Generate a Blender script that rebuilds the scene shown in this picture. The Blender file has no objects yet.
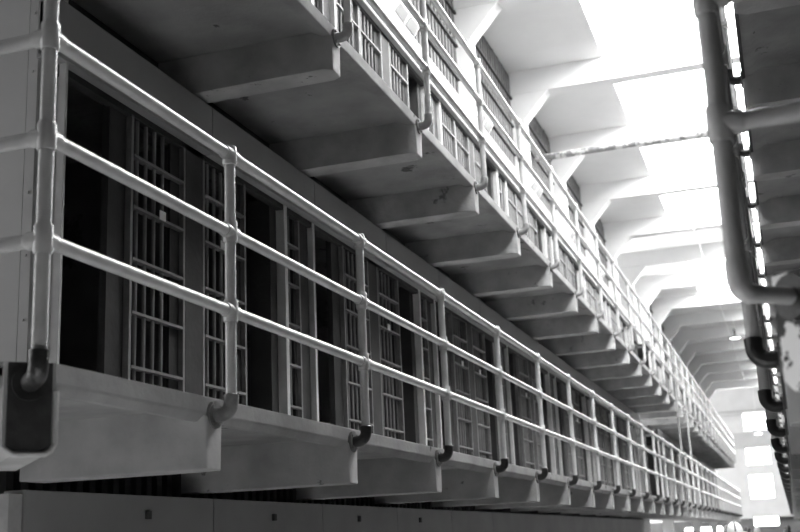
import bpy, bmesh, math, random
from mathutils import Vector, Matrix
random.seed(4)
SC = bpy.context.scene
COL = SC.collection
PI = math.pi

# ------------------------------------------------------------------ materials
def mat(name, base, rough=0.6, var=0.25, scale=6.0, bump=0.0, bscale=40.0, chips=None, metallic=0.0, grain=(1, 1, 1), spec=0.5):
    """painted / concrete surface: base grey varied by noise, optional chipped patches of another grey"""
    m = bpy.data.materials.new(name); m.use_nodes = True
    nt = m.node_tree; N = nt.nodes; L = nt.links
    b = N['Principled BSDF']
    b.inputs['Roughness'].default_value = rough
    b.inputs['Metallic'].default_value = metallic
    b.inputs['Specular IOR Level'].default_value = spec
    tc = N.new('ShaderNodeTexCoord'); mp = N.new('ShaderNodeMapping'); mp.inputs['Scale'].default_value = grain
    L.new(tc.outputs['Object'], mp.inputs['Vector'])
    n = N.new('ShaderNodeTexNoise'); n.inputs['Scale'].default_value = scale; n.inputs['Detail'].default_value = 6
    L.new(mp.outputs[0], n.inputs['Vector'])
    r = N.new('ShaderNodeValToRGB'); e = r.color_ramp.elements
    lo, hi = base * (1 - var), base * (1 + var)
    e[0].position = 0.3; e[0].color = (lo, lo, lo, 1); e[1].position = 0.7; e[1].color = (hi, hi, hi, 1)
    L.new(n.outputs['Fac'], r.inputs['Fac'])
    out = r.outputs['Color']
    if chips:
        cgrey, cscale, thr = chips
        n2 = N.new('ShaderNodeTexNoise'); n2.inputs['Scale'].default_value = cscale; n2.inputs['Detail'].default_value = 8
        n2.inputs['Roughness'].default_value = 0.65
        L.new(mp.outputs[0], n2.inputs['Vector'])
        r2 = N.new('ShaderNodeValToRGB'); q = r2.color_ramp.elements
        q[0].position = thr; q[0].color = (0, 0, 0, 1); q[1].position = thr + 0.03; q[1].color = (1, 1, 1, 1)
        L.new(n2.outputs['Fac'], r2.inputs['Fac'])
        mx = N.new('ShaderNodeMix'); mx.data_type = 'RGBA'
        L.new(r2.outputs['Color'], mx.inputs['Factor'])
        L.new(out, mx.inputs['A']); mx.inputs['B'].default_value = (cgrey, cgrey, cgrey, 1)
        out = mx.outputs['Result']
    L.new(out, b.inputs['Base Color'])
    if bump > 0:
        n3 = N.new('ShaderNodeTexNoise'); n3.inputs['Scale'].default_value = bscale; n3.inputs['Detail'].default_value = 5
        L.new(mp.outputs[0], n3.inputs['Vector'])
        bp = N.new('ShaderNodeBump'); bp.inputs['Strength'].default_value = bump; bp.inputs['Distance'].default_value = 0.01
        L.new(n3.outputs['Fac'], bp.inputs['Height']); L.new(bp.outputs[0], b.inputs['Normal'])
    return m

def emit(name, strength, c=1.0):
    m = bpy.data.materials.new(name); m.use_nodes = True
    nt = m.node_tree; nt.nodes.clear()
    o = nt.nodes.new('ShaderNodeOutputMaterial'); e = nt.nodes.new('ShaderNodeEmission')
    e.inputs['Color'].default_value = (c, c, c, 1); e.inputs['Strength'].default_value = strength
    nt.links.new(e.outputs[0], o.inputs['Surface'])
    return m

SKY = 24.0
M = dict(
    pipe=mat('white_gloss_pipe_paint', 0.50, 0.24, 0.12, 9, 0.25, 30),
    elbow=mat('worn_black_iron', 0.022, 0.4, 0.4, 20, 0.4, 60),
    flange=mat('worn_grey_iron', 0.16, 0.5, 0.4, 20, 0.4, 60),
    slab=mat('painted_concrete', 0.33, 0.8, 0.2, 3, 0.5, 25, chips=(0.10, 3.5, 0.63), spec=0.2),
    beam=mat('rough_painted_concrete', 0.42, 0.8, 0.22, 4, 0.9, 14, chips=(0.2, 5.0, 0.64), spec=0.3),
    plate=mat('bare_dark_plate', 0.03, 0.6, 0.4, 14, 0.4, 30),
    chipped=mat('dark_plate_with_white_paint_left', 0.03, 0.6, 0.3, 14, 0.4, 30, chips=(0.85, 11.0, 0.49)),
    rim=mat('light_plate_rim', 0.5, 0.5, 0.15, 10, 0.3, 40),
    header=mat('header_paint', 0.30, 0.7, 0.06, 2, 0.15, 20, spec=0.2, chips=(0.35, 3.0, 0.78)),
    groundwall=mat('ground_header_paint', 0.30, 0.65, 0.1, 2, 0.2, 20),
    rib=mat('dark_ribbed_steel', 0.05, 0.6, 0.2, 8),
    front=mat('cell_front_steel', 0.05, 0.65, 0.2, 5, 0.2, 30, spec=0.15),
    jamb=mat('light_jamb_paint', 0.52, 0.45, 0.12, 6, 0.2, 30),
    bars=mat('bar_paint', 0.19, 0.5, 0.15, 10, 0.2, 40, spec=0.25),
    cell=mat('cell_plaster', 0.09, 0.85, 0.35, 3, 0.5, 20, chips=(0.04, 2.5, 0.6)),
    endwall=mat('end_wall_steel', 0.50, 0.5, 0.07, 2.5, 0.1, 20),
    white=mat('white_ceiling_paint', 0.80, 0.8, 0.03, 2),
    screen=mat('dusty_screen_slats', 0.15, 0.75, 0.45, 5, 0.3, 40, grain=(1, 8, 1)),
    screenbar=mat('screen_rail', 0.05, 0.6, 0.3, 8),
    far=mat('far_wall_paint', 0.60, 0.8, 0.05, 2),
    fargrey=mat('far_grey_band', 0.45, 0.8, 0.08, 2),
    fardark=mat('far_dark_dado', 0.12, 0.8, 0.2, 2),
    floor=mat('waxed_concrete_floor', 0.20, 0.35, 0.15, 1.5, 0.1, 10),
    mottled=mat('mottled_pipe', 0.22, 0.7, 0.3, 10, 0.3, 20, chips=(0.6, 7.0, 0.5)),
    lampwhite=mat('lamp_housing_white', 0.85, 0.4, 0.03, 4),
    lens=mat('grey_lamp_lens', 0.42, 0.25, 0.05, 4),
    lampdark=mat('lamp_shade_dark', 0.06, 0.4, 0.2, 4),
    bulb=emit('lamp_glow', 12.0),
    sky=emit('bright_skylight_glass', SKY),
    window=emit('bright_window_glass', 30.0),
    sidefill=emit('added_side_glow', 5.0), fillpane=emit('added_fill_glow', 14.0), gapwindow=emit('block_gap_window_glass', 20.0),
    elbowgrey=mat('painted_elbow', 0.33, 0.4, 0.2, 14, 0.3, 40),
    pole=mat('grey_pole', 0.28, 0.5, 0.1, 9),
    skin=mat('skin', 0.40, 0.55, 0.1, 6), cloth=mat('dark_jacket', 0.06, 0.8, 0.2, 8),
    cloth2=mat('grey_jacket', 0.2, 0.8, 0.2, 8),
    hair=mat('dark_hair', 0.03, 0.5, 0.3, 20), fair=mat('grey_hair', 0.35, 0.5, 0.3, 20),
    cap=mat('white_cap_cloth', 0.85, 0.7, 0.05, 8), stripe=mat('cap_stripe', 0.12, 0.7, 0.05, 8),
    tag=mat('white_card', 0.8, 0.6, 0.05, 8),
)

# ------------------------------------------------------------------ mesh builder
class MB:
    def __init__(s): s.bm = bmesh.new(); s.mi = 0
    def _f(s, vs, smooth=False):
        try:
            f = s.bm.faces.new(vs); f.smooth = smooth; f.material_index = s.mi; return f
        except ValueError: return None
    def box(s, x0, x1, y0, y1, z0, z1):
        v = [s.bm.verts.new((x, y, z)) for x in (x0, x1) for y in (y0, y1) for z in (z0, z1)]
        for q in ((0, 1, 3, 2), (4, 6, 7, 5), (0, 4, 5, 1), (2, 3, 7, 6), (0, 2, 6, 4), (1, 5, 7, 3)):
            s._f([v[i] for i in q])
        return s
    def poly(s, pts, faces):
        v = [s.bm.verts.new(p) for p in pts]
        for q in faces: s._f([v[i] for i in q])
        return s
    def prism(s, prof, axis, a, b):
        """prof: 2-D outline; axis 'y': prof=(x,z); 'z': prof=(x,y); 'x': prof=(y,z)"""
        def at(p, t):
            return (p[0], t, p[1]) if axis == 'y' else ((p[0], p[1], t) if axis == 'z' else (t, p[0], p[1]))
        A = [s.bm.verts.new(at(p, a)) for p in prof]; B = [s.bm.verts.new(at(p, b)) for p in prof]
        n = len(prof)
        s._f(A); s._f(B[::-1])
        for i in range(n): s._f([A[i], B[i], B[(i + 1) % n], A[(i + 1) % n]])
        return s
    def tube(s, pts, r, n=14, cap=True):
        pts = [Vector(p) for p in pts]
        rs = r if isinstance(r, (list, tuple)) else [r] * len(pts)
        rings = []; ref = None
        for i, p in enumerate(pts):
            t = (pts[min(i + 1, len(pts) - 1)] - pts[max(i - 1, 0)])
            if t.length < 1e-9: t = pts[-1] - pts[0]
            t.normalize()
            if ref is None: ref = Vector((0, 0, 1)) if abs(t.z) < 0.9 else Vector((1, 0, 0))
            u = (ref - t * ref.dot(t)).normalized(); w = t.cross(u); ref = u
            rings.append([s.bm.verts.new(p + (u * math.cos(2 * PI * k / n) + w * math.sin(2 * PI * k / n)) * rs[i]) for k in range(n)])
        for a, b in zip(rings, rings[1:]):
            for k in range(n): s._f([a[k], a[(k + 1) % n], b[(k + 1) % n], b[k]], True)
        if cap: s._f(rings[0][::-1]); s._f(rings[-1])
        return s
    def ball(s, c, rx, ry, rz, nu=16, nv=10, zmin=-1.0):
        R = []
        for j in range(nv + 1):
            ph = -PI / 2 + PI * j / nv
            z = math.sin(ph)
            if z < zmin: z = zmin
            q = math.sqrt(max(0, 1 - z * z)) + 1e-4
            R.append([s.bm.verts.new((c[0] + rx * q * math.cos(2 * PI * k / nu), c[1] + ry * q * math.sin(2 * PI * k / nu), c[2] + rz * z)) for k in range(nu)])
        for a, b in zip(R, R[1:]):
            for k in range(nu): s._f([a[k], a[(k + 1) % nu], b[(k + 1) % nu], b[k]], True)
        s._f(R[0][::-1]); s._f(R[-1])
        return s
    def build(s, name, m, parent=None, bevel=0.0, loc=None):
        bmesh.ops.recalc_face_normals(s.bm, faces=s.bm.faces)
        me = bpy.data.meshes.new(name); s.bm.to_mesh(me); s.bm.free()
        for k in (m if isinstance(m, (list, tuple)) else [m]): me.materials.append(M[k])
        try: me.set_sharp_from_angle(angle=math.radians(40))
        except Exception: pass
        o = bpy.data.objects.new(name, me); COL.objects.link(o)
        if parent: o.parent = parent
        if loc: o.location = loc
        if bevel:
            b = o.modifiers.new('Bevel', 'BEVEL'); b.width = bevel; b.segments = 2; b.limit_method = 'ANGLE'
        return o

def empty(name, loc=(0, 0, 0)):
    o = bpy.data.objects.new(name, None); COL.objects.link(o); o.location = loc; o.empty_display_size = 0.1
    return o
def tag(o, label, cat, group=None, kind=None):
    o['label'] = label; o['category'] = cat
    if group: o['group'] = group
    if kind: o['kind'] = kind
    return o
def struct(o): o['kind'] = 'structure'; return o
def kids(o): return [c for c in o.children]
def copy_tree(o, parent=None):
    c = o.copy(); COL.objects.link(c); c.parent = parent
    for ch in kids(o): copy_tree(ch, c)
    return c
ORD = ['first', 'second', 'third', 'fourth', 'fifth', 'sixth', 'seventh', 'eighth', 'ninth', 'tenth', 'eleventh', 'twelfth',
       'thirteenth', 'fourteenth', 'fifteenth', 'sixteenth', 'seventeenth', 'eighteenth', 'nineteenth', 'twentieth']

# ------------------------------------------------------------------ measurements (metres; camera above x=0,y=0)
EYE = 1.72
XL, XR = -2.05, -0.055           # railing planes of the two blocks
TIER = 2.265
ZE = 2.25                         # height of the railing elbows on the lower gallery
RAILS = (0.414, 0.745, 1.082)
PITCH = 1.512
YP = [3.97 + PITCH * i for i in range(32)]      # railing posts
YEND = YP[-1] + 0.2
XW = -3.0                         # cell fronts
PER = 2.93                        # two cells
GAP0, GAP1 = 25.3, 28.9           # the break between the two halves of the block
YWALL = 4.1                       # end of the block

# ------------------------------------------------------------------ galleries
def gallery(name, label, side, ze, ys, y0, posts_y, end_x, part_detail=True):
    """side=-1: left block (slab runs towards -x); side=+1: right block"""
    root = empty(name, (0, y0, ze))
    tag(root, label, 'gallery', 'concrete galleries with corbels')
    rx, edge, wall = (XL, XL - 0.08, -3.26) if side < 0 else (XR, XR + 0.085, 1.0)
    s = side
    top, lip, soff = ze + 0.07, ze - 0.01, ze + 0.018
    z0 = Matrix.Translation((0, -y0, -ze))
    def P(mb):
        bmesh.ops.transform(mb.bm, matrix=z0, verts=mb.bm.verts); return mb
    # slab with a thicker lip on the outer edge
    ych = y0 + 0.105
    if ze < 3 and s < 0:
        prof = [(edge, top), (edge, ze + .002), (edge + s * .03, ze - .03), (edge + s * .05, ze - .03), (edge + s * .09, soff), (wall, soff), (wall, top)]
    else: prof = [(edge, top), (edge, lip), (edge + s * 0.06, lip), (edge + s * 0.11, soff), (wall, soff), (wall, top)]
    P(MB().prism(prof, 'y', ych, YEND)).build('slab', 'slab', root, 0.006)
    if s > 0:
        P(MB().box(edge - .007, edge + .014, ych, YEND, lip - .012, top + .004)).build('edge_shade_strip', 'plate', root)['label'] = 'dark strip standing in for edge shade'  # dark strip added for the unlit look of the slab's outer edge
    # end walk round the block: slab with its corner cut off diagonally
    c = 0.105
    out = [(edge, ych), (edge + s * c, y0), (end_x, y0), (end_x, YWALL), (wall, YWALL), (wall, ych)]
    P(MB().prism(out, 'z', soff, top)).build('end_slab', 'slab', root, 0.006)
    P(MB().prism([(y0, top - 0.012), (y0, lip), (y0 + 0.06, lip), (y0 + 0.11, soff), (y0 + 0.11, top - 0.012)], 'x', edge + s * c, end_x)).build('end_lip', 'slab', root, 0.006)
    # corbels under every post
    zb = ze - 0.215
    w = 0.085
    for i, py in enumerate(posts_y):
        yn, yf = py - w, py + w
        ch = 0.05
        x0, x1 = edge - s * .004, (wall if (py > YWALL + .1 or s > 0) else -2.975)
        pts = [(x0, yn + .02, lip), (x0, yf - .02, lip), (x0, yn + 0.03, zb), (x0, yf - 0.03, zb), (x0 + s * ch, yn, zb), (x0 + s * ch, yf, zb),
               (x1, yn, zb), (x1, yf, zb), (x1, yn, soff + .01), (x1, yf, soff + .01), (x0 + s * .07, yn, soff + .01), (x0 + s * .07, yf, soff + .01)]
        faces = [(0, 1, 3, 2), (0, 2, 4, 10), (1, 11, 5, 3), (2, 3, 5, 4), (4, 5, 7, 6), (10, 4, 6, 8), (11, 9, 7, 5), (6, 7, 9, 8), (8, 9, 11, 10), (0, 10, 11, 1)]
        P(MB().poly(pts, faces)).build('corbel', 'beam', root, 0.005 if i < 8 else 0)
    return root, P, dict(edge=edge, top=top, lip=lip, soff=soff, c=c, y0=y0, zb=zb, s=s)

def corner_bracket(root, P, g, m, rimmed):
    """diagonal corbel under the cut corner with its bare end plate"""
    s, e, c, y0 = g['s'], g['edge'], g['c'], g['y0']
    a = Vector((e, y0 + c, 0)); b = Vector((e + s * c, y0, 0))
    d = (b - a).normalized(); n = Vector((-s * d.y * s, d.x * s, 0))
    n = Vector((s, 1, 0)).normalized()                               # into the slab
    mid = (a + b) / 2
    hw = 0.078
    def pt(u, v, z): q = mid + d * u + n * v; return (q.x, q.y, z)
    mb = MB()
    zt, zb = g['top'] - 0.004, g['zb'] - 0.005
    bev = 0.03
    prof = [(-hw, zt), (hw, zt), (hw, zb + bev), (hw - bev, zb), (-hw + bev, zb), (-hw, zb + bev)]
    A = [mb.bm.verts.new(pt(u, -0.012, z)) for u, z in prof]; B = [mb.bm.verts.new(pt(u, 1.3, z - (0 if z > zb + .1 else 0))) for u, z in prof]
    B = [mb.bm.verts.new(pt(u, 0.6, min(z, g['soff'] + .01))) for u, z in prof]
    mb._f(A); mb._f(B[::-1])
    for i in range(6): mb._f([A[i], B[i], B[(i + 1) % 6], A[(i + 1) % 6]])
    for v in [v for v in mb.bm.verts if not v.link_faces]: mb.bm.verts.remove(v)
    P(mb).build('corner_corbel', 'beam' if m == 'plate' else m, root)
    mb = MB()
    hw2 = hw - 0.012
    prof = [(-hw2, zt - .002), (hw2, zt - .002), (hw2, zb + bev), (hw2 - bev * .8, zb + .014), (-hw2 + bev * .8, zb + .014), (-hw2, zb + bev)]
    A = [mb.bm.verts.new(pt(u, -0.020, z)) for u, z in prof]; B = [mb.bm.verts.new(pt(u, -0.008, z)) for u, z in prof]
    mb._f(A); mb._f(B[::-1])
    for i in range(6): mb._f([A[i], B[i], B[(i + 1) % 6], A[(i + 1) % 6]])
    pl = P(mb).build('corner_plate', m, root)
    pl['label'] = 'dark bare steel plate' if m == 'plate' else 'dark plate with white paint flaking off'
    if rimmed:
        mb = MB()
        path = [pt(-hw, -0.02, zt - 0.09), pt(-hw, -0.022, zb + .035), pt(-hw + .012, -0.022, zb + .012), pt(-hw + .03, -0.022, zb + 0.002), pt(hw - .035, -0.022, zb + 0.002), pt(hw - .01, -.022, zb + .018)]
        mb.tube(path, 0.0085, 8)
        P(mb).build('plate_rim', 'rim', root)['label'] = 'light rounded rim'

LEFT_LOW = gallery('gallery', 'lower concrete gallery of the left cell block with dark corner plate', -1, ZE, None, 2.83, YP, -6.0)
LEFT_UP = gallery('gallery', 'upper concrete gallery of the left cell block, corbels seen from below', -1, ZE + TIER, None, 2.83, [y - .06 for y in YP], -6.0)
YR = [3.80 + PITCH * i for i in range(32)]
RIGHT_LOW = gallery('gallery', 'lower concrete gallery at the right edge with white flaking corner', 1, ZE, None, 2.72, YR, 4.0)
RIGHT_UP = gallery('gallery', 'upper concrete gallery at the right with grey mottled underside', 1, ZE + TIER, None, 2.72, [y + .05 for y in YP], 4.0)
corner_bracket(*LEFT_LOW, 'plate', True)
corner_bracket(*LEFT_UP, 'plate', True)
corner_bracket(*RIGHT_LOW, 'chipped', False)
corner_bracket(*RIGHT_UP, 'plate', False)

# ------------------------------------------------------------------ railings
def fitting(mb, p, axis_y=True, axis_x=False, closed_top=False):
    x, y, z = p
    r = 0.0305
    mb.tube([(x, y, z - .046), (x, y, z - .04), (x, y, z + (.03 if closed_top else .04)), (x, y, z + (.034 if closed_top else .046))], [.028, r, r, .028], 14)
    if axis_y: mb.tube([(x, y - .05, z), (x, y - .044, z), (x, y + .044, z), (x, y + .05, z)], [.0275, .0295, .0295, .0275], 14)
    if axis_x: mb.tube([(x - .05, y, z), (x - .044, y, z), (x + .044, y, z), (x + .05, y, z)], [.0275, .0295, .0295, .0275], 14)

def elbow_path(p, d, R=0.05, n=8):
    """from (x,y,z+R) straight down, bending towards direction d"""
    x, y, z = p
    return [(x + d[0] * R * (1 - math.cos(t)), y + d[1] * R * (1 - math.cos(t)), z + R - R * math.sin(t)) for t in [PI / 2 * k / n for k in range(n + 1)]]

def railing(label, side, ze, posts_y, yc, xend, ztop_corner, painted):
    rx = XL if side < 0 else XR
    root = empty('pipe_railing', (rx, yc, ze))
    tag(root, label, 'railing', 'pipe railings of the galleries')
    s = side
    def P(mb):
        bmesh.ops.transform(mb.bm, matrix=Matrix.Translation((-rx, -yc, -ze)), verts=mb.bm.verts); return mb
    reach = 0.08 if side < 0 else 0.085
    for k, h in enumerate(RAILS):
        nm = ('low_rail', 'middle_rail', 'top_rail')[k]
        P(MB().tube([(rx, yc, ze + h), (rx, YEND - .1, ze + h)], 0.0235, 16)).build(nm, 'pipe', root)
        P(MB().tube([(rx, yc, ze + h), (xend, yc, ze + h)], 0.0235, 16)).build('end_' + nm, 'pipe', root)
    # corner post runs on up to the gallery above
    diag = (s * .7071, .7071)
    cp = P(MB().tube([(rx, yc, ze + .05), (rx, yc, ze + ztop_corner)], 0.0238, 18)).build('corner_post', 'pipe', root)
    for h in RAILS:
        mb = MB(); r = .0305; z = ze + h
        mb.tube([(rx, yc, z - .046), (rx, yc, z - .04), (rx, yc, z + .04), (rx, yc, z + .046)], [.028, r, r, .028], 16)
        mb.tube([(rx, yc, z), (rx, yc + .05, z), (rx, yc + .056, z)], [.0295, .0295, .0275], 14)
        mb.tube([(rx, yc, z), (rx + s * .05, yc, z), (rx + s * .056, yc, z)], [.0295, .0295, .0275], 14)
        P(mb).build('fitting', 'pipe', cp)
    mb = MB()
    pth = elbow_path((rx, yc, ze), diag, .045 if s < 0 else .03)
    q = .030 if s < 0 else .026
    mb.tube([(rx, yc, ze + .075), (rx, yc, ze + .074)] + pth + [(rx + diag[0] * .09, yc + diag[1] * .09, ze), (rx + diag[0] * .18, yc + diag[1] * .18, ze)], [.027, q + .001] + [q] * 8 + [q * .95, .03 if s < 0 else .021, .03 if s < 0 else .021], 14)
    P(mb).build('elbow', 'elbow' if s < 0 else 'pipe', cp)
    mb = MB(); q = (rx + diag[0] * .155, yc + diag[1] * .155)
    mb.tube([(q[0], q[1], ze), (q[0] + diag[0] * .012, q[1] + diag[1] * .012, ze)], .055, 18)
    P(mb).build('flange', 'elbow', cp)
    # an outer post on the end run
    for ex in ([-3.6, -5.1] if s < 0 else [1.5, 3.0]):
        P(MB().tube([(ex, yc, ze + .02), (ex, yc, ze + RAILS[2])], 0.0238, 12)).build('post', 'pipe', root)
    # every post along the block
    for i, py in enumerate(posts_y):
        near = i < 15
        mb = MB().tube([(rx, py, ze + .07), (rx, py, ze + RAILS[2])], 0.0225, 14 if near else 8)
        if not near:
            for h in RAILS: mb.box(rx - .03, rx + .03, py - .03, py + .03, ze + h - .035, ze + h + .035)
        po = P(mb).build('post', 'pipe', root)
        if near:
            for k, h in enumerate(RAILS):
                mb = MB(); fitting(mb, (rx, py, ze + h), True, False, k == 2); P(mb).build('fitting', 'pipe', po)
        mb = MB()
        d = (s, 0)
        pth = elbow_path((rx, py, ze), d, .045, 8 if near else 4)
        mb.tube([(rx, py, ze + .078), (rx, py, ze + .074)] + pth + [(rx + s * reach, py, ze)], [.026, .0305] + [.029] * len(pth) + [.029], 14 if near else 8)
        bare = not (painted or (i == 0 and side < 0))
        el = P(mb).build('elbow', 'elbow' if bare else ('elbowgrey' if painted else 'flange'), po)
        if bare: el['label'] = 'bare black iron elbow'
        if near:
            mb = MB().tube([(rx + s * (reach - .014), py, ze), (rx + s * (reach + .001), py, ze)], .055, 16)
            for a in range(4):
                dy, dz = .042 * math.cos(PI / 4 + a * PI / 2), .042 * math.sin(PI / 4 + a * PI / 2)
                mb.tube([(rx + s * (reach - .022), py + dy, ze + dz), (rx + s * (reach - .01), py + dy, ze + dz)], .008, 6)
            P(mb).build('flange', 'flange', po)
    return root

railing('white pipe railing on the lower left gallery, three rails', -1, ZE, YP, 2.747, -6.0, 2.2, False)
railing('white pipe railing on the upper left gallery, seen from below', -1, ZE + TIER, [y - .06 for y in YP], 2.747, -6.0, 2.2, True)
railing('blurred near pipe railing on the lower right gallery', 1, ZE, YR, 2.64, 4.0, 2.2, False)
railing('pipe railing on the upper right gallery behind the near blurred post', 1, ZE + TIER, [y + .05 for y in YP], 2.64, 4.0, 2.2, False)

# ------------------------------------------------------------------ cell block, left
T = 0
def box_struct(name, m, boxes, bevel=0):
    mb = MB()
    for b in boxes: mb.box(*b)
    return struct(mb.build(name, m, None, bevel))

blocks = [(YWALL, GAP0), (GAP1, GAP1 + 8 * PER)]
NPER = [7, 8]
ntrim = 0
def nxt():
    global ntrim
    ntrim += 1
    return 'trim_%d' % ntrim

for t in range(0, 3):
    dz = TIER * (t - 1)                                              # t=1 is the lower gallery's row of cells
    for bi, (ya, yb) in enumerate(blocks):
        if t == 0 and bi == 1: continue
        if bi == 0: ya = 3.9 if t == 0 else 4.0
        # header: one steel panel per cell, narrow seams
        mb = MB(); y = ya - .004; seams = [ya - .004]
        q = 5.50
        while q < yb - .3:
            if q > ya + .5: seams.append(q)
            q += 1.515
        seams.append(yb)
        for a, b in zip(seams, seams[1:]): mb.box(XW - .06, -2.95, a + .004, b - .004, 3.975 + dz, 4.268 + dz)
        mb.box(XW - .05, -2.962, ya, yb, 3.99 + dz, 4.262 + dz)
        struct(mb.build(nxt(), 'header' if t else 'groundwall', None, .004))
        # recess with upright ribs between header and slab
        if t < 2:
            mb = MB(); xr = -3.13 if t == 0 else -3.22
            mb.box(xr - .03, xr, ya + (.16 if t else .02), yb, 4.2 + dz, 4.55 + dz)
            y = ya + .05
            while t == 0 and y < min(yb, 34):
                mb.box(xr, xr + .04, y, y + .05, 4.2 + dz, 4.55 + dz); y += .1
            struct(mb.build(nxt(), 'rib'))

# ground row: plain recessed front under its header
box_struct('wall_left', 'front', [(-5.0, XW, YWALL, GAP0, 0, 1.72)])
SH = {1: 0.0, 2: 0.57}
for t in (1, 2):
    z0, z1 = 2.31 + TIER * (t - 1), 3.99 + TIER * (t - 1)
    zt = 4.53 + TIER * (t - 1) if t == 1 else 6.53
    for bi, (ya, yb) in enumerate(blocks):
        mb = MB(); jm = MB(); cm = MB()
        # cell interior: floor, back wall, ceiling
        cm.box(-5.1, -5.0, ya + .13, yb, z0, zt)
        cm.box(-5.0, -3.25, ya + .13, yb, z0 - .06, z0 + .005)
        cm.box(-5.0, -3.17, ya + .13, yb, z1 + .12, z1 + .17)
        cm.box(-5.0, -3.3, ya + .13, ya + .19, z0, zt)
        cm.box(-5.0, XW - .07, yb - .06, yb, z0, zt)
        # corner jamb at the block's end
        jm.box(-3.0, -2.962, ya - .004, ya + .012, z0, z1)
        for k in range(NPER[bi]):
            o = ya + k * PER + (SH[t] if bi == 0 else 0)
            def bx(m, a, b, x0=XW - .05, x1=XW + .012, za=z0, zb=z1):
                if o + a < yb - .05: m.box(x0, x1, o + a, min(o + b, yb - .05), za, zb)
            bx(mb, 1.18, 1.37, XW - .06, XW)                         # column between the paired cells
            bx(cm, 1.22, 1.33, -5.0, XW - .06)
            bx(cm, 2.56, 2.93, -5.0, XW - .12)                       # solid wall behind the narrow panel
            bx(mb, 2.80, 2.95, XW - .10, XW - .03)
            bx(jm, 2.485, 2.53, XW - .06, XW + .005)
            bx(jm, 2.965, 3.0, XW - .06, XW + .005)
            bx(mb, 0.46, 0.61, XW - .07, XW - .03)
            bx(mb, 2.37, 2.47, XW - .20, XW - .05)
            bx(mb, 0.0, 2.93, XW - .05, XW - .0, z1 - .05, z1 + .03)  # lintel
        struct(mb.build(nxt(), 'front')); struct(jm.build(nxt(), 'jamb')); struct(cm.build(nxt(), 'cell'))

# end wall of the block (faces the camera side)
mb = MB()
for t in range(3):
    a, b = (0, 1.985) if t == 0 else (2.32 + TIER * (t - 1), 4.53 + TIER * (t - 1))
    mb.box(-4.3, -3.182, YWALL, YWALL + .05, a, b); mb.box(-3.175, -3.122, YWALL - .004, YWALL + .05, a, b)
    mb.box(-6.0, -4.31, YWALL, YWALL + .05, a, b)
    mb.box(-3.122, -3.03, YWALL + .05, YWALL + .09, a, b)
mb.box(-6.0, -3.15, YWALL + .09, YWALL + .12, 0, 8.4)
for t in range(3):
    for i in range(7):
        z = .2 + .3 * i + TIER * t
        mb.tube([(-3.149, YWALL - .010, z), (-3.149, YWALL, z)], .007, 8)
struct(mb.build('wall_end', 'endwall'))
box_struct(nxt(), 'rim', [(-3.04, -2.955, 3.80, 3.885, 0, 1.985)])

# little square plates on the ground row's header
for i in range(4):
    y = 4.83 + 1.42 * i
    o = MB().box(-2.951, -2.935, y - .02, y + .02, 1.89, 1.93).build('wall_plate', 'rib', None, .003)
    tag(o, 'small dark square plate on the ground row header, %s from the near end' % ORD[i], 'plate', 'small plates on the ground header')

# ------------------------------------------------------------------ barred panels
def bar_proto(w, z0, z1, plate, nstrap, detail, wide_frame=.022):
    """panel running from y=0 to y=w in its own space, x=0 at the cell front"""
    root = empty('barred_panel')
    h = z1 - z0
    fr = MB()
    fr.box(-.012, .022, 0, wide_frame, 0, h); fr.box(-.012, .022, w - wide_frame, w, 0, h)
    st = [.031 + .276 * i for i in range(nstrap)]
    st = [z for z in st if z < h - .02]
    def strap(mb, z):
        mb.box(-.016, .026, wide_frame, w - wide_frame, z - .007, z + .007); return mb
    bars = []
    y = wide_frame + .062
    wmax = w - (plate if plate else .0) - wide_frame - .03
    while y < wmax: bars.append(y); y += .085
    def bar(mb, y): mb.tube([(0, y, 0), (0, y, h)], .0115, 8, True); return mb
    def plate_box(mb): mb.box(-.02, -.006, w - plate, w - .01, 0, h); return mb
    if detail:
        fr.build('frame', 'bars', root)
        for y in bars: bar(MB(), y).build('bar', 'bars', root)
        for z in st: strap(MB(), z).build('crossbar', 'bars', root)
        if plate: plate_box(MB()).build('lock_plate', 'front', root)
    else:
        for y in bars: bar(fr, y)
        for z in st: strap(fr, z)
        if plate: plate_box(fr)
        root2 = fr.build('barred_panel', 'bars'); bpy.data.objects.remove(root); return root2
    return root

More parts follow.
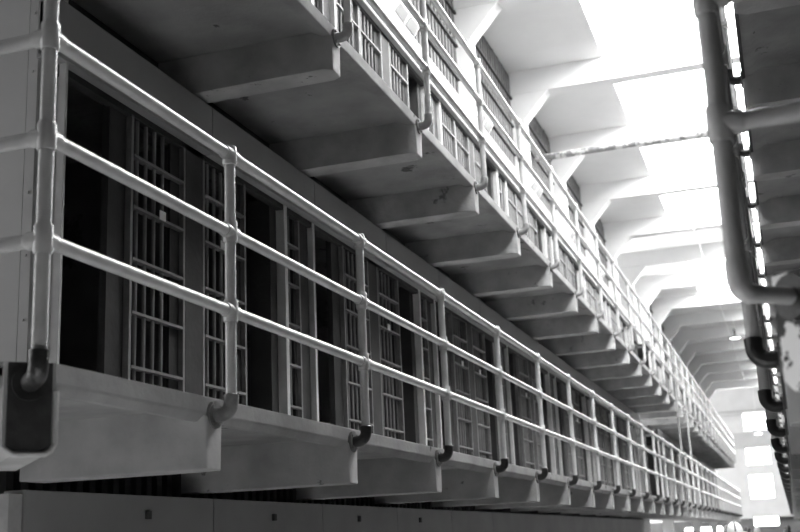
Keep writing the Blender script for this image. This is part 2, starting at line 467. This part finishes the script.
Z0, Z1 = 2.322, 3.95
W = dict(A=.555, B=.545, C=.235, D=.55)
OFF = dict(D=.06, A=.62, B=1.375, C=2.55)
protos = {}
for k in 'ABCD':
    for d in (True, False):
        protos[k, d] = bar_proto(W[k], Z0, Z1, {'A': .12, 'B': .10, 'C': .06, 'D': 0}[k], 7, d)
used = set()
names = {'A': 'near-hand barred panel of cell pair', 'B': 'far-hand barred panel of cell pair', 'C': 'narrow barred panel after cell pair', 'D': 'barred sliding door beside cell pair'}
count = {1: 0, 2: 0}
for t in (1, 2):
    pair = 0
    for bi, (ya, yb) in enumerate(blocks):
        for k in range(NPER[bi]):
            o = ya + k * PER + (SH[t] if bi == 0 else 0)
            if t == 2 and k == 0 and False: continue
            kinds = 'ABC' if t == 1 else 'DABC'
            for q in kinds:
                y = o + OFF[q]
                if y + W[q] > yb - .02: continue
                det = (bi == 0 and k < 5)
                key = (q, det)
                src = protos[key]
                if key not in used: used.add(key); ob = src
                else: ob = copy_tree(src)
                ob.location = (XW - (.022 if q != 'C' else .04), y, Z0 + TIER * (t - 1))
                row = 'lower' if t == 1 else 'upper'
                lab = {'A': 'steel barred panel just before the {n} pillar of the {r} left cell row',
                       'B': 'steel barred panel just past the {n} pillar of the {r} left cell row',
                       'C': 'narrow barred panel between light jambs, {n} along the {r} left cell row',
                       'D': 'closed barred door, {n} along the {r} left cell row'}[q].format(n=ORD[pair], r=row)
                tag(ob, lab, 'bars', 'barred cell panels on the %s row' % row)
                # paper tag / lock on the crossbar
                for c in [c for c in ob.children if c.name.startswith('paper_tag')]: bpy.data.objects.remove(c)
                if q in 'AB' and det and t == 1:
                    zz = .031 + .276 * 4
                    yy = .27 if q == 'A' else .2
                    cpt = MB().box(.027, .032, yy, yy + .06, zz - .005, zz + .045).build('paper_tag', 'tag', ob); cpt['label'] = 'small white tag'
            pair += 1
for key, src in protos.items():
    if key not in used:
        for c in list(src.children): bpy.data.objects.remove(c)
        bpy.data.objects.remove(src)

# ------------------------------------------------------------------ above the upper cells: pillars, beams, ceiling, screens, skylights
YB = [12.13 - 0.22 + 2.905 * k for k in range(-7, 15)]                     # front faces of the roof beams
BW = 0.22
for i, y in enumerate(YB):
    mb = MB()
    for s in (-1, 1):
        xs = lambda v: v * s
        mb.box(min(xs(3.35), xs(2.95)), max(xs(3.35), xs(2.95)), y, y + BW, 6.53, 7.53)
        mb.prism([(xs(3.35), 7.53), (xs(2.95), 7.53), (xs(2.59), 7.93), (xs(3.35), 7.93)], 'y', y, y + BW)
    mb.box(-3.35, 3.35, y, y + BW, 7.93 + .0005, 8.615)
    o = struct(mb.build('ceiling_beam', 'white', None, .004))
ZC = 8.28
solid = lambda k: not (4 < k < 11 or 12 <= k < 14)                       # which bays have no skylight
nw = 0
ce = MB(); cb = MB()
for i in range(len(YB) - 1):
    a, b = YB[i] + BW, YB[i + 1]
    if solid(i) and i < 5:
        ce.box(-3.4, 3.4, a - .1, b + .1, ZC, ZC + .15)
    elif solid(i):                                                   # far bays: unseen glowing panes added on the right to brighten the far end
        ce.box(-3.4, -.30, a - .1, b + .1, ZC, ZC + .15); ce.box(1.84, 3.4, a - .1, b + .1, ZC, ZC + .15)
        cb.box(-.37, -.30, a, b, ZC + .15, ZC + .32); cb.box(1.77, 1.84, a, b, ZC, ZC + .32)
        nw += 1
        struct(MB().box(-.38, 1.86, a - .1, b + .1, ZC + .32, ZC + .34).build('window_%d' % nw, 'sky'))
    else:
        for s in (-1, 1):
            x0, x1 = sorted((s * 3.4, s * 1.84)); ce.box(x0, x1, a - .1, b + .1, ZC, ZC + .15)
            x0, x1 = sorted((s * 1.84, s * 1.77)); cb.box(x0, x1, a, b, ZC - .0, ZC + .32)
        nw += 1
        p = MB().box(-1.86, 1.86, a - .1, b + .1, ZC + .32, ZC + .34)
        struct(p.build('window_%d' % nw, 'sky'))
ce.box(-9, -3.4, -10, 60, ZC, ZC + .15); ce.box(3.4, 9, -10, 60, ZC, ZC + .15)
ce.box(-3.4, 3.4, YB[-1] + BW - .2, 60, ZC, ZC + .15)
struct(ce.build('ceiling', 'white')); struct(cb.build(nxt(), 'white', None, .005))

# screens between the pillars
ns = 0
for i in range(len(YB) - 1):
    a, b = YB[i] + BW + .01, YB[i + 1] - .01
    if a < YWALL - .2 or (b > GAP0 + 1 and a < GAP1) or a > 45: continue
    root = empty('ventilation_screen', (-3.13, a, 6.55))
    w, h = b - a, ZC - 6.56
    mb = MB(); mb.mi = 1; mb.box(-.03, -.02, 0, w, 0, h); mb.mi = 0
    y = .01
    while y < w - .03: mb.box(-.02, -.004, y, y + .07, 0, h - random.uniform(0.0, .09)); y += .13
    mb.build('slats', ['screen', 'screenbar'], root)
    for j in range(5):
        z = .02 + j * .43
        MB().box(-.006, .025, 0, w, z, z + .03).build('crossbar', 'screenbar', root)
    tag(root, 'dark slatted screen in the %s bay above the upper left cells' % ORD[ns], 'screen', 'slatted screens between the pillars')
    ns += 1
box_struct(nxt(), 'rib', [(-5.1, -3.3, YWALL + .1, GAP0, 6.5, 6.56), (-3.4, -3.3, YWALL + .1, GAP0, 6.5, 8.45), (-5.1, -3.3, GAP1, 52.5, 6.5, 6.56), (-3.4, -3.3, GAP1, 52.5, 6.5, 8.45)])

# twin floodlights on the upper header
for i in range(5):
    y = 9.0 + 2.92 * i
    root = empty('floodlight', (-2.955, y, 6.54))
    mb = MB()
    mb.prism([(-.1, 0), (.0, 0), (.06, .10), (.03, .17), (-.1, .17)], 'y', 0, .66).build('housing', 'lampwhite', root, .008)
    for k in range(2):
        y0 = .05 + .31 * k
        MB().poly([(.006, y0, .004), (.058, y0 + .02, .088), (.058, y0 + .25, .088), (.006, y0 + .25, .004), (.012, y0, .0), (.064, y0 + .02, .084), (.064, y0 + .25, .084), (.012, y0 + .25, 0)],
                  [(0, 1, 2, 3), (4, 7, 6, 5), (0, 4, 5, 1), (1, 5, 6, 2), (2, 6, 7, 3), (3, 7, 4, 0)]).build('lens', 'lens', root)
    tag(root, 'white twin-lens floodlight on the upper header, %s from the near end' % ORD[i], 'light', 'twin floodlights on the upper header')

# mottled pipe across the corridor, conduit under the ceiling
tag(MB().tube([(-3.1, 16.15, 7.39), (-1.6, 16.15, 7.40), (.98, 16.15, 7.39)], .052, 14).build('cross_pipe', 'mottled'), 'mottled horizontal pipe crossing the corridor below the skylights', 'pipe')
tag(MB().tube([(-1.25, 23.5, 7.90), (-1.25, 50, 7.90)], .014, 8).build('conduit', 'lampwhite'), 'thin white conduit running along under the far ceiling beams', 'conduit')

# pendant lamps
def pendant(x, y, z, R, label, shade):
    root = empty('pendant_lamp', (x, y, z))
    mb = MB(); prof = [(.02, .16), (.04, .12), (.10, .085), (.19, .03), (.2, 0), (.195, 0), (.18, .025), (.09, .075)]
    pts = []
    n = 20
    rings = [[mb.bm.verts.new((R / .2 * r * math.cos(2 * PI * k / n), R / .2 * r * math.sin(2 * PI * k / n), R / .2 * zz)) for k in range(n)] for r, zz in prof]
    for a, b in zip(rings, rings[1:]):
        for k in range(n): mb._f([a[k], a[(k + 1) % n], b[(k + 1) % n], b[k]], True)
    mb.build('lamp_shade', shade, root)
    MB().ball((0, 0, R * .1), R * .75, R * .75, R * .18).build('bulb', 'bulb', root)
    MB().tube([(0, 0, R * .6), (0, 0, R * 1.5)], R * .17, 10).build('socket', 'lampdark', root)
    MB().tube([(0, 0, R), (0, 0, 7.93 - z if y > 32 else 8.4 - z)], .006, 6).build('cord', 'lampwhite', root)
    tag(root, label, 'lamp', 'pendant lamps down the corridor')
pendant(-1.0, 34.4, 7.25, .20, 'dark shaded pendant lamp glowing below the far ceiling beams', 'lampdark')
pendant(-1.0, 51.0, 5.66, .20, 'small pale pendant lamp hanging before the far end wall', 'lampwhite')

# ------------------------------------------------------------------ right block (its wall is out of sight behind the gallery)
mb = MB(); mb.box(1.0, 1.2, YWALL, GAP0, 0, 8.4); mb.box(1.0, 1.2, GAP1, 52, 0, 8.4)
for t in range(1, 3):
    mb.box(.95, 1.0, YWALL, GAP0, 3.975 + TIER * (t - 1), 4.268 + TIER * (t - 1))
mb.box(1.0, 4.0, YWALL, YWALL + .1, 0, 8.4)
struct(mb.build('wall_right', 'front'))

# ------------------------------------------------------------------ floor, far end
struct(MB().box(-9, 9, -10, 60, -.1, 0).build('floor', 'floor'))
YE = 56.0
SC_E = YE / 52.0
def fx(v): return v * SC_E
def fz(v): return 1.72 + (v - 1.72) * SC_E
wins = [(-1.60, -.62, 5.92, 6.72), (-1.66, -.60, 4.42, 5.19), (-1.65, -.62, 2.97, 4.02), (-1.64, -.57, 1.80, 2.215), (-4.6, -2.95, 1.0, 1.90)]
xcuts = sorted({-9.0, 9.0, *[fx(w[0]) for w in wins], *[fx(w[1]) for w in wins]})
zcuts = sorted({0.0, 8.5, fz(2.154), fz(5.15), fz(5.86), fz(6.85), *[fz(w[2]) for w in wins], *[fz(w[3]) for w in wins]})
mb = MB()
for xa, xb in zip(xcuts, xcuts[1:]):
    for za, zb in zip(zcuts, zcuts[1:]):
        xm, zm = (xa + xb) / 2, (za + zb) / 2
        if any(fx(w[0]) < xm < fx(w[1]) and fz(w[2]) < zm < fz(w[3]) for w in wins): continue
        mb.mi = 1 if fz(5.15) < zm < fz(5.86) else (2 if zm < fz(2.154) else 0)
        mb.box(xa, xb, YE, YE + .25, za, zb)
mb.mi = 1
mb.box(-9, 9, YE - .06, YE, fz(6.78), fz(6.85)); mb.box(-9, 9, YE - .06, YE, fz(6.62), fz(6.65))
bmesh.ops.remove_doubles(mb.bm, verts=mb.bm.verts, dist=1e-5)
# upright board joints across the end wall
mb.mi = 0
for k in range(40):
    x = -6 + k * .26
    mb.box(x, x + .2, YE - .02, YE - .001, fz(6.73), fz(6.84))
struct(mb.build('wall_end_far', ['far', 'fargrey', 'fardark']))
for i, w in enumerate(wins):
    nw += 1
    root = struct(MB().box(fx(w[0]), fx(w[1]), YE + .12, YE + .14, fz(w[2]), fz(w[3])).build('window_%d' % nw, 'window'))
    fm = MB(); x0, x1, za, zb = fx(w[0]), fx(w[1]), fz(w[2]), fz(w[3])
    for a in (x0, x1 - .04): fm.box(a, a + .04, YE + .04, YE + .12, za, zb)
    for a in (za, zb - .04): fm.box(x0 + .04, x1 - .04, YE + .04, YE + .12, a, a + .04)
    if i == 4:
        for a in (.3, .62): fm.box(x0 + (x1 - x0) * a - .05, x0 + (x1 - x0) * a + .05, YE + .04, YE + .12, za, zb)
    struct(fm.build('window_frame', 'far', root))
# outer walls of the hall
box_struct('wall_left_outer', 'far', [(-9.2, -9, -10, 60, 0, 8.5)])
box_struct('wall_right_outer', 'far', [(9, 9.2, YWALL, 60, 0, 8.5)])
nw += 1
struct(MB().box(-8.99, -8.97, GAP0 + .2, GAP1 - .2, 1.0, 7.5).build('window_%d' % nw, 'gapwindow'))
for a, b, c, d, e in ((-8.98, -8.96, 52.6, 55.8, 7.5), (8.96, 8.98, 52.6, 55.8, 7.5), (8.96, 8.98, GAP0 + .2, GAP1 - .2, 7.5), (-8.98, -8.96, 30, 50, 2.0)):
    nw += 1
    struct(MB().box(a, b, c, d, 1.0, e).build('window_%d' % nw, 'fillpane'))  # unseen glowing panes added on the side walls to brighten the far half
nw += 1
struct(MB().box(-8.98, -8.96, 0.5, 3.7, 0.8, 6.0).build('window_%d' % nw, 'sidefill'))  # unseen glowing pane added on the left to light the end wall
# columns under the far half of the block
for y in (29.2, 38.0, 46.5):
    struct(MB().box(-3.1, -2.85, y, y + .25, 0, 2.24).build('column', 'fargrey'))
struct(MB().box(-5.1, -2.95, GAP1, 52.5, 2.2, 2.262).build(nxt(), 'slab'))

# two tall pipes standing by the break in the block
for i, y in enumerate((24.9, 27.4)):
    o = MB().tube([(-2.095, y, 2.06), (-2.095, y, 5.5)], .02, 10).build('standpipe', 'pole')
    tag(o, ['tall upright pipe in front of the railings midway, nearer one', 'tall upright pipe in front of the railings midway, farther one'][i], 'pipe', 'upright pipes midway')

# ------------------------------------------------------------------ people far down the corridor (only their heads reach the picture)
def person(x, y, top, label, cap, turn, jacket, hairm):
    root = empty('person', (x, y, 0))
    k = top / 1.78
    J = {'pel': (0, 0, .95), 'waist': (0, 0, 1.10), 'chest': (0, .01, 1.32), 'neck': (0, .0, 1.48), 'nk2': (0, -.005, 1.55),
         'hl': (-.10, 0, .90), 'kl': (-.11, -.02, .50), 'al': (-.11, .02, .09), 'tl': (-.12, -.14, .035),
         'hr': (.10, 0, .90), 'kr': (.12, -.05, .50), 'ar': (.12, .0, .09), 'tr': (.13, -.16, .035),
         'sl': (-.19, 0, 1.43), 'el': (-.24, .02, 1.14), 'wl': (-.24, -.05, .90), 'fl': (-.235, -.07, .80),
         'sr': (.19, 0, 1.43), 'er': (.24, .02, 1.14), 'wr': (.24, -.05, .90), 'fr': (.235, -.07, .80)}
    R = dict(pel=.14, waist=.13, chest=.15, neck=.06, nk2=.055, hl=.09, kl=.06, al=.042, tl=.035, hr=.09, kr=.06, ar=.042, tr=.035,
             sl=.065, el=.045, wl=.032, fl=.03, sr=.065, er=.045, wr=.032, fr=.03)
    E = [('pel', 'waist'), ('waist', 'chest'), ('chest', 'neck'), ('neck', 'nk2'), ('pel', 'hl'), ('hl', 'kl'), ('kl', 'al'), ('al', 'tl'), ('pel', 'hr'), ('hr', 'kr'), ('kr', 'ar'), ('ar', 'tr'),
         ('chest', 'sl'), ('sl', 'el'), ('el', 'wl'), ('wl', 'fl'), ('chest', 'sr'), ('sr', 'er'), ('er', 'wr'), ('wr', 'fr')]
    def skin(name, keys, grow, m):
        ks = [q for q in J if q in keys]; ix = {q: i for i, q in enumerate(ks)}
        me = bpy.data.meshes.new(name); me.from_pydata([J[q] for q in ks], [(ix[a], ix[b]) for a, b in E if a in ix and b in ix], [])
        o = bpy.data.objects.new(name, me); COL.objects.link(o); o.parent = root
        me.materials.append(M[m])
        sk = o.modifiers.new('Skin', 'SKIN'); sk.use_smooth_shade = True
        for q, i in ix.items():
            d = me.skin_vertices[0].data[i]; d.radius = (R[q] * grow + (.012 if grow > 1 else 0),) * 2; d.use_root = (q == 'pel')
        o.modifiers.new('Sub', 'SUBSURF').levels = 1
        return o
    skin('body', J.keys(), 1.0, 'skin')
    skin('clothing', [q for q in J if q not in ('nk2', 'fl', 'fr', 'tl', 'tr')], 1.08, jacket)
    # head with face
    h = MB(); c = (0, -.01, 1.665)
    h.ball(c, .076, .095, .115, 20, 14)
    h.ball((0, -.055, 1.615), .052, .05, .055, 14, 10)               # jaw
    h.tube([(0, -.098, 1.675), (0, -.118, 1.645), (0, -.1, 1.638)], [.008, .014, .012], 8)
    for s in (-1, 1):
        h.ball((s * .078, .0, 1.655), .010, .022, .032, 8, 6)
        h.ball((s * .031, -.094, 1.672), .013, .009, .008, 8, 6)
    h.ball((0, -.1, 1.608), .024, .008, .007, 8, 6)
    h.build('head', 'skin', root)
    if cap:
        cp = MB(); cp.ball((0, .0, 1.69), .092, .112, .10, 24, 14, -.15)
        cp.poly([(-.07, -.09, 1.685), (.07, -.09, 1.685), (.05, -.2, 1.67), (-.05, -.2, 1.67), (-.07, -.09, 1.678), (.07, -.09, 1.678), (.05, -.2, 1.663), (-.05, -.2, 1.663)],
                [(0, 1, 2, 3), (7, 6, 5, 4), (0, 4, 5, 1), (1, 5, 6, 2), (2, 6, 7, 3), (3, 7, 4, 0)])
        co = cp.build('cap', 'cap', root)
        st = MB()
        for a in (0, PI / 3, 2 * PI / 3):
            pts = [(.0935 * math.cos(p) * math.cos(a), .1135 * math.cos(p) * math.sin(a), 1.69 + .1015 * math.sin(p)) for p in [PI * j / 16 for j in range(17)]]
            st.tube(pts, .008, 6)
        st.build('cap_seam', 'stripe', co)
    else:
        hb = MB(); hb.ball((0, .012, 1.69), .084, .1, .102, 20, 12, -.1)
        hb.ball((0, .05, 1.65), .074, .065, .085, 16, 10)
        hb.build('hair', hairm, root)
    root.scale = (k, k, k); root.rotation_euler = (0, 0, turn)
    tag(root, label, 'person', 'visitors down the corridor')
person(-.575, 12.0, 1.79, 'person in a white cap with dark seams near the left gallery end', True, .6, 'cloth2', 'hair')
person(-1.10, 30.0, 1.765, 'dark-haired person walking just right of the white cap', False, 2.6, 'cloth', 'hair')
person(-.96, 32.5, 1.765, 'grey-haired person below the far bright window', False, 3.0, 'cloth2', 'fair')
person(-.17, 30.0, 1.76, 'dark-haired person at the foot of the right gallery', False, 3.1, 'cloth', 'hair')

# ------------------------------------------------------------------ light, camera
wd = bpy.data.worlds.new('World'); SC.world = wd; wd.use_nodes = True
bg = wd.node_tree.nodes['Background']; bg.inputs[0].default_value = (1, 1, 1, 1); bg.inputs[1].default_value = 0.02

# added spot out of view: a bright pool on the near floor for bounce light
sp = bpy.data.lights.new('Floor_bounce_spot', 'SPOT'); so = bpy.data.objects.new('Floor_bounce_spot', sp); COL.objects.link(so)
so.location = (-8.0, -2.0, 6.0)
so.rotation_euler = (Vector((-1.5, 1.7, 0)) - Vector(so.location)).to_track_quat('-Z', 'Y').to_euler()
sp.energy = 60000; sp.spot_size = math.radians(13); sp.spot_blend = 0.3; sp.shadow_soft_size = 0.1

cam = bpy.data.cameras.new('Camera'); co = bpy.data.objects.new('Camera', cam); COL.objects.link(co)
f = 1115.35
cam.sensor_fit = 'HORIZONTAL'; cam.sensor_width = 36.0; cam.lens = f / 800 * 36
fw = Vector((-0.30618612, 0.92071794, 0.24192672)); r = Vector((0.94458297, 0.32543655, -0.04305882)); u = Vector((0.11837682, -0.21533585, 0.96933864))
co.matrix_world = Matrix(((r.x, u.x, -fw.x, 0), (r.y, u.y, -fw.y, 0), (r.z, u.z, -fw.z, EYE), (0, 0, 0, 1)))
cam.clip_start = 0.05; cam.clip_end = 300
cam.dof.use_dof = True; cam.dof.focus_distance = 6.0; cam.dof.aperture_fstop = 3.2
SC.camera = co
SC.view_settings.view_transform = 'Standard'; SC.view_settings.look = 'None'
SC.view_settings.exposure = 0.0; SC.view_settings.gamma = 1.0; SC.view_settings.use_curve_mapping = False
